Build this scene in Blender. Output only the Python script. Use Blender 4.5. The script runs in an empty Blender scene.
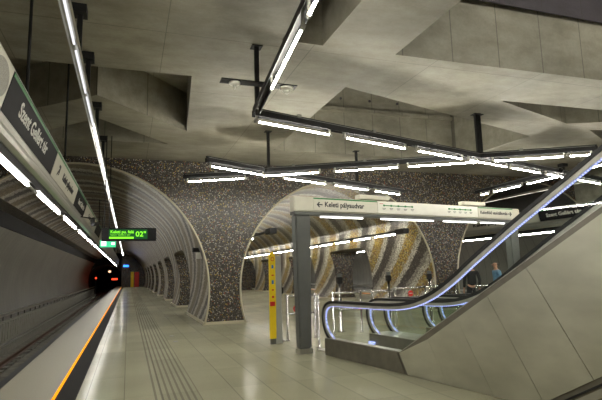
import bpy, bmesh, math, random
from mathutils import Vector, Matrix
random.seed(7)
R = math.radians
D = bpy.data
COL = bpy.context.scene.collection
sc = bpy.context.scene

# ------------------------------------------------------------------ node helpers
class NT:
    def __init__(s, name):
        s.m = D.materials.new(name); s.m.use_nodes = True
        s.t = s.m.node_tree; s.t.nodes.clear()
        s.out = s.t.nodes.new('ShaderNodeOutputMaterial')
    def n(s, typ, **kw):
        nd = s.t.nodes.new(typ)
        ins = kw.pop('ins', {})
        for k, v in kw.items(): setattr(nd, k, v)
        for k, v in ins.items():
            if isinstance(v, bpy.types.NodeSocket): s.t.links.new(v, nd.inputs[k])
            else: nd.inputs[k].default_value = v
        return nd
    def math(s, op, a, b=0.0, c=0.0, clamp=False):
        nd = s.t.nodes.new('ShaderNodeMath'); nd.operation = op; nd.use_clamp = clamp
        for i, v in enumerate((a, b, c)):
            if isinstance(v, bpy.types.NodeSocket): s.t.links.new(v, nd.inputs[i])
            else: nd.inputs[i].default_value = v
        return nd.outputs[0]
    def mix(s, f, a, b, mode='MIX'):
        nd = s.t.nodes.new('ShaderNodeMix'); nd.data_type = 'RGBA'; nd.blend_type = mode
        for i, v in ((0, f), (6, a), (7, b)):
            if isinstance(v, bpy.types.NodeSocket): s.t.links.new(v, nd.inputs[i])
            else: nd.inputs[i].default_value = v if not isinstance(v, tuple) or len(v) == 4 else (*v, 1)
        return nd.outputs[2]
    def ramp(s, f, stops, const=False):
        nd = s.t.nodes.new('ShaderNodeValToRGB'); r = nd.color_ramp
        r.interpolation = 'CONSTANT' if const else 'LINEAR'
        while len(r.elements) > 1: r.elements.remove(r.elements[-1])
        r.elements[0].position = stops[0][0]; r.elements[0].color = (*stops[0][1], 1)
        for p, c in stops[1:]:
            e = r.elements.new(p); e.color = (*c, 1)
        s.t.links.new(f, nd.inputs[0]); return nd.outputs[0]
    def bsdf(s, color=(.5, .5, .5), rough=.5, metal=0.0, spec=.5, bump=None, bstr=.2, emis=None, estr=0, coat=0):
        p = s.t.nodes.new('ShaderNodeBsdfPrincipled')
        def st(k, v):
            if isinstance(v, bpy.types.NodeSocket): s.t.links.new(v, p.inputs[k])
            else: p.inputs[k].default_value = (*v, 1) if isinstance(v, tuple) else v
        st('Base Color', color); st('Roughness', rough); st('Metallic', metal); st('Specular IOR Level', spec)
        if coat: st('Coat Weight', coat); st('Coat Roughness', .08)
        if emis is not None: st('Emission Color', emis); st('Emission Strength', estr)
        if bump is not None:
            b = s.n('ShaderNodeBump', ins={'Height': bump, 'Strength': bstr, 'Distance': .02})
            s.t.links.new(b.outputs[0], p.inputs['Normal'])
        s.t.links.new(p.outputs[0], s.out.inputs[0]); return s.m

def simple(name, c, rough=.5, metal=0.0, noise=.12, scale=6, **kw):
    t = NT(name)
    tc = t.n('ShaderNodeTexCoord')
    nz = t.n('ShaderNodeTexNoise', ins={'Vector': tc.outputs['Object'], 'Scale': scale, 'Detail': 4})
    k = t.ramp(nz.outputs[0], [(.3, tuple(x * (1 - noise) for x in c)), (.7, tuple(min(1, x * (1 + noise)) for x in c))])
    return t.bsdf(k, rough, metal, **kw)

def emit(name, c, s):
    t = NT(name)
    e = t.n('ShaderNodeEmission', ins={'Color': (*c, 1), 'Strength': s})
    t.t.links.new(e.outputs[0], t.out.inputs[0]); return t.m

# ------------------------------------------------------------------ materials
def concrete(name, base=(.33, .312, .25), tint=1.0):
    t = NT(name)
    g = t.n('ShaderNodeNewGeometry'); sp = t.n('ShaderNodeSeparateXYZ', ins={0: g.outputs['Position']})
    nr = t.n('ShaderNodeSeparateXYZ', ins={0: g.outputs['Normal']})
    X, Y = sp.outputs[0], sp.outputs[1]
    n1 = t.n('ShaderNodeTexNoise', ins={'Vector': g.outputs['Position'], 'Scale': .55, 'Detail': 6, 'Roughness': .6})
    mp = t.n('ShaderNodeMapping', ins={'Vector': g.outputs['Position'], 'Scale': (.8, 1.6, 1.5)})
    n2 = t.n('ShaderNodeTexNoise', ins={'Vector': mp.outputs[0], 'Scale': 2.2, 'Detail': 7, 'Roughness': .65})
    n3 = t.n('ShaderNodeTexNoise', ins={'Vector': g.outputs['Position'], 'Scale': 22, 'Detail': 3})
    a = t.ramp(n1.outputs[0], [(.34, tuple(x * .70 for x in base)), (.64, tuple(x * 1.10 for x in base))])
    b = t.ramp(n2.outputs[0], [(.32, (.76, .75, .71)), (.62, (1.05, 1.05, 1.04))])
    c = t.mix(1.0, a, b, 'MULTIPLY')
    d = t.ramp(n3.outputs[0], [(.3, (.93, .93, .93)), (.6, (1, 1, 1))])
    c = t.mix(1.0, c, d, 'MULTIPLY')
    def joint(v, period, off, w):
        f = t.math('FRACT', t.math('DIVIDE', t.math('ADD', v, off), period))
        return t.math('LESS_THAN', f, w / period)
    under = t.math('LESS_THAN', nr.outputs[2], -.5)
    side = t.math('LESS_THAN', t.math('ABSOLUTE', nr.outputs[2]), .5)
    j1 = t.math('MULTIPLY', joint(X, 2.42, 104.1 * 2.42 - .72, .014), under)
    j2 = t.math('MULTIPLY', joint(Y, 2.5, 100 - 7.62, .014), under)
    j3 = t.math('MULTIPLY', joint(X, 1.06, 106 - 5.65 + .01, .022), side)
    j = t.math('MULTIPLY', t.math('MAXIMUM', t.math('MAXIMUM', j1, j2), j3), .55)
    c = t.mix(j, c, (.05, .047, .04))
    # damp band streaks low on the vertical faces
    return t.bsdf(c, t.math('ADD', t.math('MULTIPLY', n2.outputs[0], .25), .42), bump=n3.outputs[0], bstr=.15, spec=.35)

M = {}
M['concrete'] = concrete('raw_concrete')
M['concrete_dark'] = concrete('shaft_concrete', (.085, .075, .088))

DARKP = [(0, (.028, .024, .022)), (.36, (.055, .045, .04)), (.56, (.078, .065, .05)), (.72, (.047, .044, .042)), (.80, (.15, .14, .12)),
         (.885, (.44, .42, .36)), (.93, (.42, .31, .06)), (.962, (.30, .07, .03)), (.98, (.36, .35, .33))]
def tile_id(t, scale):
    uv = t.n('ShaderNodeUVMap')
    v = t.n('ShaderNodeVectorMath', operation='SCALE', ins={0: uv.outputs[0], 'Scale': scale})
    f = t.n('ShaderNodeVectorMath', operation='FLOOR', ins={0: v.outputs[0]})
    w = t.n('ShaderNodeTexWhiteNoise', noise_dimensions='3D', ins={'Vector': f.outputs[0]})
    return f.outputs[0], w
def mosaic_dark():
    t = NT('dark_glass_mosaic')
    f, w = tile_id(t, 38)
    c = t.ramp(w.outputs[0], DARKP, True)
    return t.bsdf(c, .36, spec=.45)
M['mosaic'] = mosaic_dark()

def stripes(name, period, bands, W, Y, scale=24, off=0.0, k=.85, dark=0.0, rough=.30):
    """bands: list of (pos, class) class d/w/y/g ; W white palette, Y warm palette"""
    t = NT(name)
    f, w = tile_id(t, scale)
    sn = t.n('ShaderNodeVectorMath', operation='SCALE', ins={0: f, 'Scale': 1 / scale})
    sp = t.n('ShaderNodeSeparateXYZ', ins={0: sn.outputs[0]})
    u, v = sp.outputs[0], sp.outputs[1]
    cl = t.math('MINIMUM', t.math('MAXIMUM', u, -1.2), 2.7)
    ph = t.math('ADD', t.math('ADD', v, t.math('MULTIPLY', u, .35)), t.math('MULTIPLY', cl, k))
    dither = t.math('MULTIPLY', t.math('SUBTRACT', w.outputs[1] if False else w.outputs[0], .5), .05 * period)
    ph = t.math('FRACT', t.math('ADD', t.math('DIVIDE', t.math('ADD', ph, dither), period), off))
    cm = {'d': (dark, 0, 0), 'w': (1, 0, 0), 'y': (0, 1, 0), 'g': (.5, 0, 0)}
    mask = t.ramp(ph, [(p, cm[c]) for p, c in bands], True)
    ms = t.n('ShaderNodeSeparateColor', ins={0: mask})
    # second random for palette choice
    of = t.n('ShaderNodeVectorMath', operation='ADD', ins={0: f, 1: (37.3, 11.7, 5.1)})
    w2 = t.n('ShaderNodeTexWhiteNoise', noise_dimensions='3D', ins={'Vector': of.outputs[0]})
    r = w2.outputs[0]
    cd = t.ramp(r, [(0, (.028, .024, .022)), (.4, (.05, .042, .04)), (.75, (.085, .07, .06)), (.93, (.16, .14, .12))], True)
    cw = t.ramp(r, W, True); cy = t.ramp(r, Y, True)
    c = t.mix(ms.outputs[0], cd, cw)
    c = t.mix(ms.outputs[1], c, cy)
    return t.bsdf(c, rough, spec=.45)
WL = [(0, (.34, .33, .28)), (.35, (.46, .44, .37)), (.55, (.18, .16, .13)), (.74, (.55, .52, .44)), (.88, (.10, .085, .07))]
YL = [(0, (.38, .28, .05)), (.22, (.17, .12, .045)), (.42, (.07, .05, .03)), (.62, (.34, .32, .23)), (.74, (.26, .17, .03)), (.90, (.17, .05, .02))]
M['stripes_mid'] = stripes('swirling_mosaic_bands', 2.75,
    [(0, 'd'), (.15, 'w'), (.30, 'y'), (.62, 'w'), (.78, 'g'), (.9, 'd')], WL, YL, off=.12, k=1.05)
WG = [(0, (.40, .385, .33)), (.4, (.50, .48, .40)), (.7, (.30, .285, .24)), (.9, (.56, .53, .44))]
YG = [(0, (.17, .13, .065)), (.35, (.12, .095, .06)), (.6, (.22, .19, .12)), (.85, (.08, .06, .04))]
M['stripes_side'] = stripes('grey_mosaic_bands', 4.4,
    [(0, 'd'), (.13, 'w'), (.25, 'y'), (.44, 'w'), (.54, 'd'), (.62, 'g'), (.70, 'y'), (.90, 'w')], WG, YG, off=.30, dark=.0, rough=.42, k=1.05)

def floor_mat():
    t = NT('polished_stone_floor')
    g = t.n('ShaderNodeNewGeometry'); sp = t.n('ShaderNodeSeparateXYZ', ins={0: g.outputs['Position']})
    X, Y = sp.outputs[0], sp.outputs[1]
    n1 = t.n('ShaderNodeTexNoise', ins={'Vector': g.outputs['Position'], 'Scale': 90, 'Detail': 4})
    n2 = t.n('ShaderNodeTexNoise', ins={'Vector': g.outputs['Position'], 'Scale': .5, 'Detail': 4})
    c = t.ramp(n1.outputs[0], [(.35, (.275, .265, .185)), (.65, (.41, .395, .285))])
    c = t.mix(1.0, c, t.ramp(n2.outputs[0], [(.3, (.86, .86, .86)), (.7, (1.08, 1.08, 1.06))]), 'MULTIPLY')
    # slab by slab tone
    sl = t.n('ShaderNodeCombineXYZ', ins={0: t.math('FLOOR', t.math('DIVIDE', t.math('ADD', X, .02), .495)), 1: t.math('FLOOR', t.math('DIVIDE', Y, 1.5))})
    wn = t.n('ShaderNodeTexWhiteNoise', noise_dimensions='3D', ins={'Vector': sl.outputs[0]})
    c = t.mix(1.0, c, t.ramp(wn.outputs[0], [(0, (.88, .88, .87)), (1, (1.06, 1.06, 1.05))]), 'MULTIPLY')
    def fr(v, p, o): return t.math('FRACT', t.math('DIVIDE', t.math('ADD', v, o), p))
    jx = t.math('LESS_THAN', fr(X, .495, .02 + 49.5), .014 / .495)
    jy = t.math('LESS_THAN', fr(Y, 1.5, 30.), .008 / 1.5)
    c = t.mix(t.math('MULTIPLY', t.math('MAXIMUM', jx, jy), .5), c, (.12, .11, .085))
    def between(v, a, b): return t.math('MULTIPLY', t.math('GREATER_THAN', v, a), t.math('LESS_THAN', v, b))
    # guide path: grooves, mirrored for the other platform
    am = t.math('SUBTRACT', 7.45, t.math('ABSOLUTE', t.math('SUBTRACT', X, 7.45)))   # distance folded onto the left platform
    tac = t.math('MULTIPLY', between(am, .38, .97), t.math('LESS_THAN', fr(am, .084, -.38), .38))
    c = t.mix(t.math('MULTIPLY', tac, .6), c, (.13, .12, .095))
    edge = t.math('LESS_THAN', am, -.93)
    c = t.mix(edge, c, t.ramp(n1.outputs[0], [(.35, (.24, .222, .165)), (.65, (.31, .29, .215))]))
    blk = between(am, -.93, -.64)
    c = t.mix(blk, c, (.022, .021, .02))
    rough = t.math('ADD', t.math('ADD', .085, t.math('MULTIPLY', blk, .4)), t.math('ADD', t.math('MULTIPLY', edge, .3), t.math('MULTIPLY', n2.outputs[0], .08)))
    df = t.n('ShaderNodeBsdfDiffuse', ins={'Color': c})
    gl = t.n('ShaderNodeBsdfGlossy', ins={'Color': (1, 1, 1, 1), 'Roughness': t.math('ADD', rough, .04)})
    fr_ = t.n('ShaderNodeFresnel', ins={'IOR': 1.45})
    fc = t.math('MULTIPLY', fr_.outputs[0], t.math('SUBTRACT', .36, t.math('MULTIPLY', blk, .3)))
    mx = t.n('ShaderNodeMixShader', ins={0: fc, 1: df.outputs[0], 2: gl.outputs[0]})
    t.t.links.new(mx.outputs[0], t.out.inputs[0]); return t.m
M['floor'] = floor_mat()
M['floor_side'] = simple('platform_edge_concrete', (.13, .12, .10), .8)
M['track'] = simple('track_bed_concrete', (.19, .182, .15), .85, scale=3, noise=.3)

def lamella():
    t = NT('ribbed_metal_lining')
    g = t.n('ShaderNodeNewGeometry'); sp = t.n('ShaderNodeSeparateXYZ', ins={0: g.outputs['Position']})
    n = t.n('ShaderNodeTexNoise', ins={'Vector': g.outputs['Position'], 'Scale': .6, 'Detail': 3})
    f = t.math('FRACT', t.math('DIVIDE', t.math('ADD', sp.outputs[1], 50), .62))
    ln = t.math('LESS_THAN', f, .045)
    c = t.ramp(n.outputs[0], [(.3, (.15, .145, .12)), (.7, (.21, .20, .165))])
    c = t.mix(t.math('MULTIPLY', ln, .6), c, (.03, .03, .027))
    return t.bsdf(c, .42, metal=.35, bump=t.math('SINE', t.math('MULTIPLY', sp.outputs[1], 50.)), bstr=.08)
M['lamella'] = lamella()
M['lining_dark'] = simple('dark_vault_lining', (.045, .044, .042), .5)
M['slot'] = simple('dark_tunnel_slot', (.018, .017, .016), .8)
M['tunnel_dark'] = simple('near_black_tunnel_lining', (.02, .019, .018), .8)  # near-black lining of the running tunnels

def steel_mat():
    t = NT('satin_steel_cladding')
    tc = t.n('ShaderNodeTexCoord')
    n1 = t.n('ShaderNodeTexNoise', ins={'Vector': tc.outputs['Object'], 'Scale': .7, 'Detail': 2})
    mp = t.n('ShaderNodeMapping', ins={'Vector': tc.outputs['Object'], 'Rotation': (0, R(30), 0), 'Scale': (1.0, 1, 2)})
    n2 = t.n('ShaderNodeTexNoise', ins={'Vector': mp.outputs[0], 'Scale': 2.5, 'Detail': 5})
    c = t.ramp(n1.outputs[0], [(.3, (.44, .43, .345)), (.7, (.62, .61, .50))])  # mottled steel tone, with broad diagonal reflections painted into the colour
    c = t.mix(1.0, c, t.ramp(n2.outputs[0], [(.3, (.88, .88, .88)), (.7, (1.05, 1.05, 1.05))]), 'MULTIPLY')
    return t.bsdf(c, t.math('ADD', .36, t.math('MULTIPLY', n2.outputs[0], .14)), metal=.75)
M['steel'] = steel_mat()
M['steel_plinth'] = simple('dull_steel_plinth', (.21, .195, .16), .42, .6)
M['chrome'] = simple('polished_chrome', (.62, .62, .60), .16, 1.0, noise=.04)
M['alu'] = simple('brushed_aluminium', (.50, .49, .44), .32, .8, noise=.06)
M['sheen'] = simple('polished_aluminium_fascia', (.52, .51, .46), .36, .7, noise=.05)
M['tray'] = simple('zinc_cable_tray', (.22, .22, .20), .5, .4)
M['pillar_grey'] = simple('light_grey_enamel', (.36, .36, .33), .4, noise=.04)
M['rubber'] = simple('black_rubber', (.012, .012, .013), .42)
M['black'] = simple('black_painted_steel', (.016, .016, .017), .55, spec=.3)
M['rail_grey'] = simple('satin_grey_rail_profile', (.50, .49, .43), .4, .4)
M['blackgloss'] = simple('glossy_black_casing', (.008, .008, .009), .35, spec=.2)
M['grey_paint'] = simple('dark_grey_enamel', (.125, .13, .122), .38, noise=.05)
M['cream'] = simple('cream_enamel', (.62, .60, .50), .45, noise=.04)
M['cream_sign'] = simple('cream_sign_face', (.66, .64, .55), .4, noise=.02)
M['trim'] = simple('pale_metal_trim', (.60, .56, .42), .35, .5, noise=.05)
M['sign_black'] = simple('charcoal_sign_face', (.014, .014, .017), .6, spec=.15)
M['green'] = simple('green_line_enamel', (.02, .22, .05), .4)
M['ink'] = simple('black_lettering', (.015, .015, .02), .5)
M['white_ink'] = simple('white_lettering', (.75, .75, .70), .5)
M['grille'] = simple('speaker_grille', (.33, .32, .28), .6, scale=90, noise=.35)
M['yellow'] = simple('yellow_panel', (.80, .58, .01), .4, noise=.03)
M['red'] = simple('red_enamel', (.55, .02, .015), .4, noise=.03)
M['blue'] = simple('blue_pictogram', (.03, .15, .45), .4)
M['rust'] = simple('rusty_rail_steel', (.10, .05, .028), .6, scale=20)
M['skin'] = simple('skin', (.45, .25, .17), .5, noise=.05)
M['hair'] = simple('grey_hair', (.10, .09, .085), .8, scale=60)
M['hair_dark'] = simple('dark_hair', (.02, .017, .015), .8)
M['shirt'] = simple('light_blue_shirt', (.13, .27, .42), .8, scale=20)
M['jacket'] = simple('black_jacket', (.012, .012, .014), .8)
M['trousers'] = simple('dark_trousers', (.02, .022, .03), .85)
M['shoe'] = simple('black_shoe_leather', (.012, .011, .01), .5)
M['white_plastic'] = simple('white_plastic', (.78, .77, .70), .45, noise=.03)

def glass_mat():
    t = NT('clear_balustrade_glass')
    tr = t.n('ShaderNodeBsdfTransparent', ins={'Color': (.93, .96, .94, 1)})
    gl = t.n('ShaderNodeBsdfGlossy', ins={'Color': (1, 1, 1, 1), 'Roughness': .02})
    lw = t.n('ShaderNodeFresnel', ins={'IOR': 1.45})
    ge = t.n('ShaderNodeNewGeometry')
    fc = t.math('MULTIPLY', lw.outputs[0], t.math('SUBTRACT', 1.0, ge.outputs['Backfacing']))
    mx = t.n('ShaderNodeMixShader', ins={0: fc, 1: tr.outputs[0], 2: gl.outputs[0]})
    t.t.links.new(mx.outputs[0], t.out.inputs[0]); return t.m
M['glass'] = glass_mat()

M['tube'] = emit('lit_fluorescent_tube', (1, .96, .84), 55)
M['tube_dim'] = emit('lit_shielded_tube', (1, .98, .94), 3.5)
M['tube_sign'] = emit('lit_sign_beam_tube', (1, .97, .9), 36)
M['tube_string'] = emit('lit_vault_tube', (1, .95, .83), 34)
M['tube_line'] = emit('lit_dimmed_line_tube', (.95, .96, 1), .55)
M['tube_vault_line'] = emit('lit_platform_line_tube', (1, .98, .94), 3.5)
M['led_orange'] = emit('lit_orange_edge_strip', (1, .30, .01), .85)
M['led_blue'] = emit('lit_blue_led_strip', (.36, .44, 1), 1.1)
def led_dots():
    t = NT('lit_blue_led_dots')
    g = t.n('ShaderNodeTexCoord'); sp = t.n('ShaderNodeSeparateXYZ', ins={0: g.outputs['Object']})
    f = t.math('FRACT', t.math('DIVIDE', t.math('ADD', sp.outputs[0], sp.outputs[2]), .05))
    on = t.math('ADD', t.math('MULTIPLY', t.math('LESS_THAN', f, .5), .7), .45)
    e = t.n('ShaderNodeEmission', ins={'Color': (.40, .46, 1, 1), 'Strength': on})
    t.t.links.new(e.outputs[0], t.out.inputs[0]); return t.m
M['led_blue'] = led_dots()
M['lcd_green'] = emit('lit_green_led_text', (.22, .85, .03), .9)
M['lcd_bg'] = emit('lit_dark_green_screen', (.02, .12, .03), .45)
M['exit_green'] = emit('lit_green_exit_sign', (.05, .5, .22), .9)
M['exit_white'] = emit('lit_white_exit_pictogram', (.8, 1, .85), 1.2)
M['blue_lit'] = emit('lit_blue_sign', (.02, .15, 1), 2.5)
M['red_lit'] = emit('lit_red_signal', (1, .06, .02), 1.2)
M['orange_lit'] = emit('lit_orange_tunnel_lamp', (1, .55, .3), 1.2)

# ------------------------------------------------------------------ object helpers
WM = {}
def link(o): COL.objects.link(o); return o
def thing(name, label, cat, loc=(0, 0, 0), rz=0.0, group=None):
    o = link(D.objects.new(name, None)); o.empty_display_size = .2
    o.location = loc; o.rotation_euler = (0, 0, rz)
    WM[o] = Matrix.Translation(loc) @ Matrix.Rotation(rz, 4, 'Z')
    o['label'] = label; o['category'] = cat
    if group: o['group'] = group
    return o
def tag(o, label, cat, group=None, kind=None):
    if label: o['label'] = label
    if cat: o['category'] = cat
    if group: o['group'] = group
    if kind: o['kind'] = kind
    return o
def obj(name, bm, mat, parent=None, local=False, smooth=False, label=None):
    """bm in world coordinates unless local"""
    me = D.meshes.new(name)
    bm.normal_update(); bm.to_mesh(me); bm.free()
    o = link(D.objects.new(name, me))
    mats = mat if isinstance(mat, (list, tuple)) else [mat]
    for m in mats: me.materials.append(m)
    if smooth:
        for p in me.polygons: p.use_smooth = True
    if parent is not None:
        if not local: me.transform(WM[parent].inverted())
        o.parent = parent; WM[o] = WM[parent]
    else:
        # put the origin at the base of the mesh
        if not local and len(me.vertices):
            xs = [v.co.x for v in me.vertices]; ys = [v.co.y for v in me.vertices]; zs = [v.co.z for v in me.vertices]
            c = Vector(((min(xs) + max(xs)) / 2, (min(ys) + max(ys)) / 2, min(zs)))
            me.transform(Matrix.Translation(-c)); o.location = c; WM[o] = Matrix.Translation(c)
        else: WM[o] = Matrix.Identity(4)
    if label: o['label'] = label
    return o
def struct(name, bm, mat, label=None, **k):
    o = obj(name, bm, mat, **k); o['kind'] = 'structure'
    if label: o['label'] = label
    return o
def B(): return bmesh.new()
def box(bm, x0, x1, y0, y1, z0, z1, mat=None, mi=0):
    vs = [bm.verts.new((x, y, z)) for z in (z0, z1) for y in (y0, y1) for x in (x0, x1)]
    if mat is not None:
        for v in vs: v.co = mat @ v.co
    for f in ((0, 2, 3, 1), (4, 5, 7, 6), (0, 1, 5, 4), (2, 6, 7, 3), (0, 4, 6, 2), (1, 3, 7, 5)):
        fc = bm.faces.new([vs[i] for i in f]); fc.material_index = mi
    return vs
def frame(p, q, up=Vector((0, 0, 1))):
    p, q = Vector(p), Vector(q); d = (q - p).normalized()
    if abs(d.dot(up)) > .98: up = Vector((0, 1, 0))
    s = d.cross(up).normalized(); u = s.cross(d)
    return Matrix(((d.x, s.x, u.x, p.x), (d.y, s.y, u.y, p.y), (d.z, s.z, u.z, p.z), (0, 0, 0, 1))), (q - p).length
def bar(bm, p, q, w, h, ds=0, du=0, mi=0):
    m, L = frame(p, q); return box(bm, 0, L, ds - w / 2, ds + w / 2, du - h / 2, du + h / 2, m, mi)
def tube(bm, p, q, r, n=12, r2=None, mi=0):
    m, L = frame(p, q); r2 = r if r2 is None else r2
    a = [bm.verts.new(m @ Vector((0, r * math.cos(2 * math.pi * i / n), r * math.sin(2 * math.pi * i / n)))) for i in range(n)]
    b = [bm.verts.new(m @ Vector((L, r2 * math.cos(2 * math.pi * i / n), r2 * math.sin(2 * math.pi * i / n)))) for i in range(n)]
    for i in range(n):
        f = bm.faces.new((a[i], a[(i + 1) % n], b[(i + 1) % n], b[i])); f.smooth = True; f.material_index = mi
    f = bm.faces.new(a[::-1]); f.material_index = mi
    f = bm.faces.new(b); f.material_index = mi
def pipe(bm, pts, r, n=10):
    """smooth tube through points"""
    rings = []
    pts = [Vector(p) for p in pts]
    for i, p in enumerate(pts):
        d = (pts[min(i + 1, len(pts) - 1)] - pts[max(i - 1, 0)]).normalized()
        up = Vector((0, 0, 1)) if abs(d.z) < .95 else Vector((0, 1, 0))
        s = d.cross(up).normalized(); u = s.cross(d)
        rings.append([bm.verts.new(p + s * r * math.cos(2 * math.pi * k / n) + u * r * math.sin(2 * math.pi * k / n)) for k in range(n)])
    for a, b in zip(rings, rings[1:]):
        for k in range(n):
            f = bm.faces.new((a[k], a[(k + 1) % n], b[(k + 1) % n], b[k])); f.smooth = True
    bm.faces.new(rings[0][::-1]); bm.faces.new(rings[-1])
def prism(bm, pts, axis, a, b, m=None, mi=0):
    """extrude polygon pts (2D) along axis: 'Y': pts=(x,z); 'Z': pts=(x,y); 'X': pts=(y,z)"""
    def mk(p, t):
        v = {'Y': (p[0], t, p[1]), 'Z': (p[0], p[1], t), 'X': (t, p[0], p[1])}[axis]
        v = Vector(v); return bm.verts.new(m @ v if m is not None else v)
    A = [mk(p, a) for p in pts]; C = [mk(p, b) for p in pts]
    n = len(pts)
    fs = [bm.faces.new(A), bm.faces.new(C[::-1])]
    for i in range(n): fs.append(bm.faces.new((A[i], C[i], C[(i + 1) % n], A[(i + 1) % n])))
    for f in fs: f.material_index = mi
    bmesh.ops.recalc_face_normals(bm, faces=fs)
    return fs
def lathe(bm, prof, c, n=20, axis='Z'):
    rings = []
    for r, z in prof:
        rings.append([bm.verts.new(Vector(c) + Vector((r * math.cos(2 * math.pi * i / n), r * math.sin(2 * math.pi * i / n), z))) for i in range(n)])
    for a, b in zip(rings, rings[1:]):
        for k in range(n):
            f = bm.faces.new((a[k], a[(k + 1) % n], b[(k + 1) % n], b[k])); f.smooth = True
    bm.faces.new(rings[0][::-1]); bm.faces.new(rings[-1])
def text(name, s, size, m, mat, parent, bold=0.0, width=None, label=None):
    """text lying in local XY of matrix m, left-baseline at the origin"""
    cu = D.curves.new('t', 'FONT'); cu.body = s; cu.size = size; cu.extrude = .002; cu.offset = bold; cu.resolution_u = 3
    o = link(D.objects.new('t', cu)); dg = bpy.context.evaluated_depsgraph_get()
    me = D.meshes.new_from_object(o.evaluated_get(dg)); me.name = name
    D.objects.remove(o)
    if width:
        xs = [v.co.x for v in me.vertices]; w = max(xs) - min(xs)
        for v in me.vertices: v.co.x = (v.co.x - min(xs)) * width / w
    me.transform(m)
    bm = B(); bm.from_mesh(me); D.meshes.remove(me)
    return obj(name, bm, mat, parent, label=label)
def copy_tree(o, parent=None):
    c = o.copy(); link(c)
    if parent is not None: c.parent = parent
    for ch in [x for x in D.objects if x.parent == o]: copy_tree(ch, c)
    return c

# ------------------------------------------------------------------ station dimensions
XL, XM, XR = -1.55, 7.45, 16.45          # centres of the three vaults
ZC = 1.12; RS = 4.1; RM = 3.85; ZM = 1.12
YF, YE = 16.75, 82.0                      # mosaic facade and the far end
ZCE = 5.45                                # underside of the concrete beams
def arc(xc, zc, r, a0, a1, n):
    return [(xc + r * math.cos(R(a0 + (a1 - a0) * i / n)), zc + r * math.sin(R(a0 + (a1 - a0) * i / n))) for i in range(n + 1)]
def base_angle(zc, r): return math.degrees(math.asin(-zc / r))

# ---- floor and track beds
bm = B()
prism(bm, [(-1.8, -1.25), (-1.8, 0), (16.7, 0), (16.7, -1.25)], 'Y', -10, YE + 8)
o = struct('floor', bm, [M['floor'], M['floor_side']])
for p in o.data.polygons:
    if abs(p.normal.z) < .5: p.material_index = 1
for sgn, nm in ((1, 'left'), (-1, 'right')):
    def mx(x): return XM + sgn * (x - XM)
    bm = B(); box(bm, min(mx(-6.5), mx(-1.8)), max(mx(-6.5), mx(-1.8)), -10, 130, -1.55, -1.25)
    struct('floor_track_' + nm, bm, M['track'])
    # low ribbed wall at the foot of the tunnel lining, with its plinth
    bm = B()
    x0, x1 = sorted((mx(-4.72), mx(-4.92)))
    box(bm, x0, x1, -10, YE, -1.25, -.04)
    for i in range(180):
        y = -9.5 + i * .5
        if y > YE - 1: break
        xa, xb = sorted((mx(-4.66), mx(-4.72)))
        box(bm, xa, xb, y, y + .36, -.80, -.10)
    xa, xb = sorted((mx(-4.5), mx(-4.72))); box(bm, xa, xb, -10, YE, -1.25, -.93)
    struct('wall_low_' + nm, bm, simple('grey_ribbed_panel', (.25, .24, .20), .6, noise=.15))

for sgn, nm in ((1, 'left'), (-1, 'right')):
    xa, xb = sorted((XM + sgn * (-4.50 - XM), XM + sgn * (-4.60 - XM)))
    bm = B(); box(bm, xa, xb, -10, YE, -.928, -.89); struct('trim_low_' + nm, bm, M['alu'])
# ---- orange light strips set in the platform edges
for x, w in ((-.955, 'left platform edge beside a black stone band'), (15.85, 'right platform edge beyond the escalators')):
    bm = B(); box(bm, x, x + .038, -9, YE, .0, .012)
    tag(obj('edge_light_strip', bm, M['led_orange']), 'glowing orange light strip along the ' + w, 'light strip')

for sgn, side in ((1, 'left'), (-1, 'right')):
    xa, xb = sorted((XM + sgn * (-1.93 - XM), XM + sgn * (-1.801 - XM)))
    bm = B(); box(bm, xa, xb, -10, YE, -.14, -.001); struct('trim_edge_' + side, bm, M['rubber'])
# ---- rails
for sgn, side in ((1, 'left'), (-1, 'right')):
    for x, which in ((-3.88, 'far'), (-2.45, 'near')):
        X = XM + sgn * (x - XM)
        bm = B()
        prof = [(-.07, 0), (.07, 0), (.07, .015), (.012, .04), (.012, .10), (.036, .115), (.036, .15), (-.036, .15), (-.036, .115), (-.012, .10), (-.012, .04), (-.07, .015)]
        prism(bm, [(X + a, -1.25 + .06 + b) for a, b in prof], 'Y', -9, 120)
        tag(obj('track_rail', bm, M['rust']), f'rusty steel running rail of the {side} track, {"next to the tunnel wall" if which == "far" else "nearest the platform edge"}', 'rail')
    bm = B()
    for i in range(120):
        y = -8 + i * .75
        for x in (-3.88, -2.45):
            X = XM + sgn * (x - XM); box(bm, X - .22, X + .22, y, y + .4, -1.25, -1.195)
    o = obj('rail_plinths', bm, M['track']); struct_lab = tag(o, f'row of grey concrete blocks carrying the {side} track rails', 'track bed', kind='stuff')

# ---- cable tube above the low wall
for sgn, side in ((1, 'left'), (-1, 'right')):
    X = XM + sgn * (-4.78 - XM)
    t = thing('cable_duct', f'long pale cable duct on brackets above the low wall of the {side} track', 'duct', (X, -9, -.04))
    bm = B(); box(bm, X - .06, X + .06, -9, YE, .16, .27)
    obj('duct', bm, M['alu'], t)
    bm = B()
    for i in range(60): box(bm, X - .02, X + .02, -8 + i * 1.5, -7.95 + i * 1.5, -.01, .16)
    obj('brackets', bm, M['black'], t)['kind'] = 'stuff'

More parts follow.
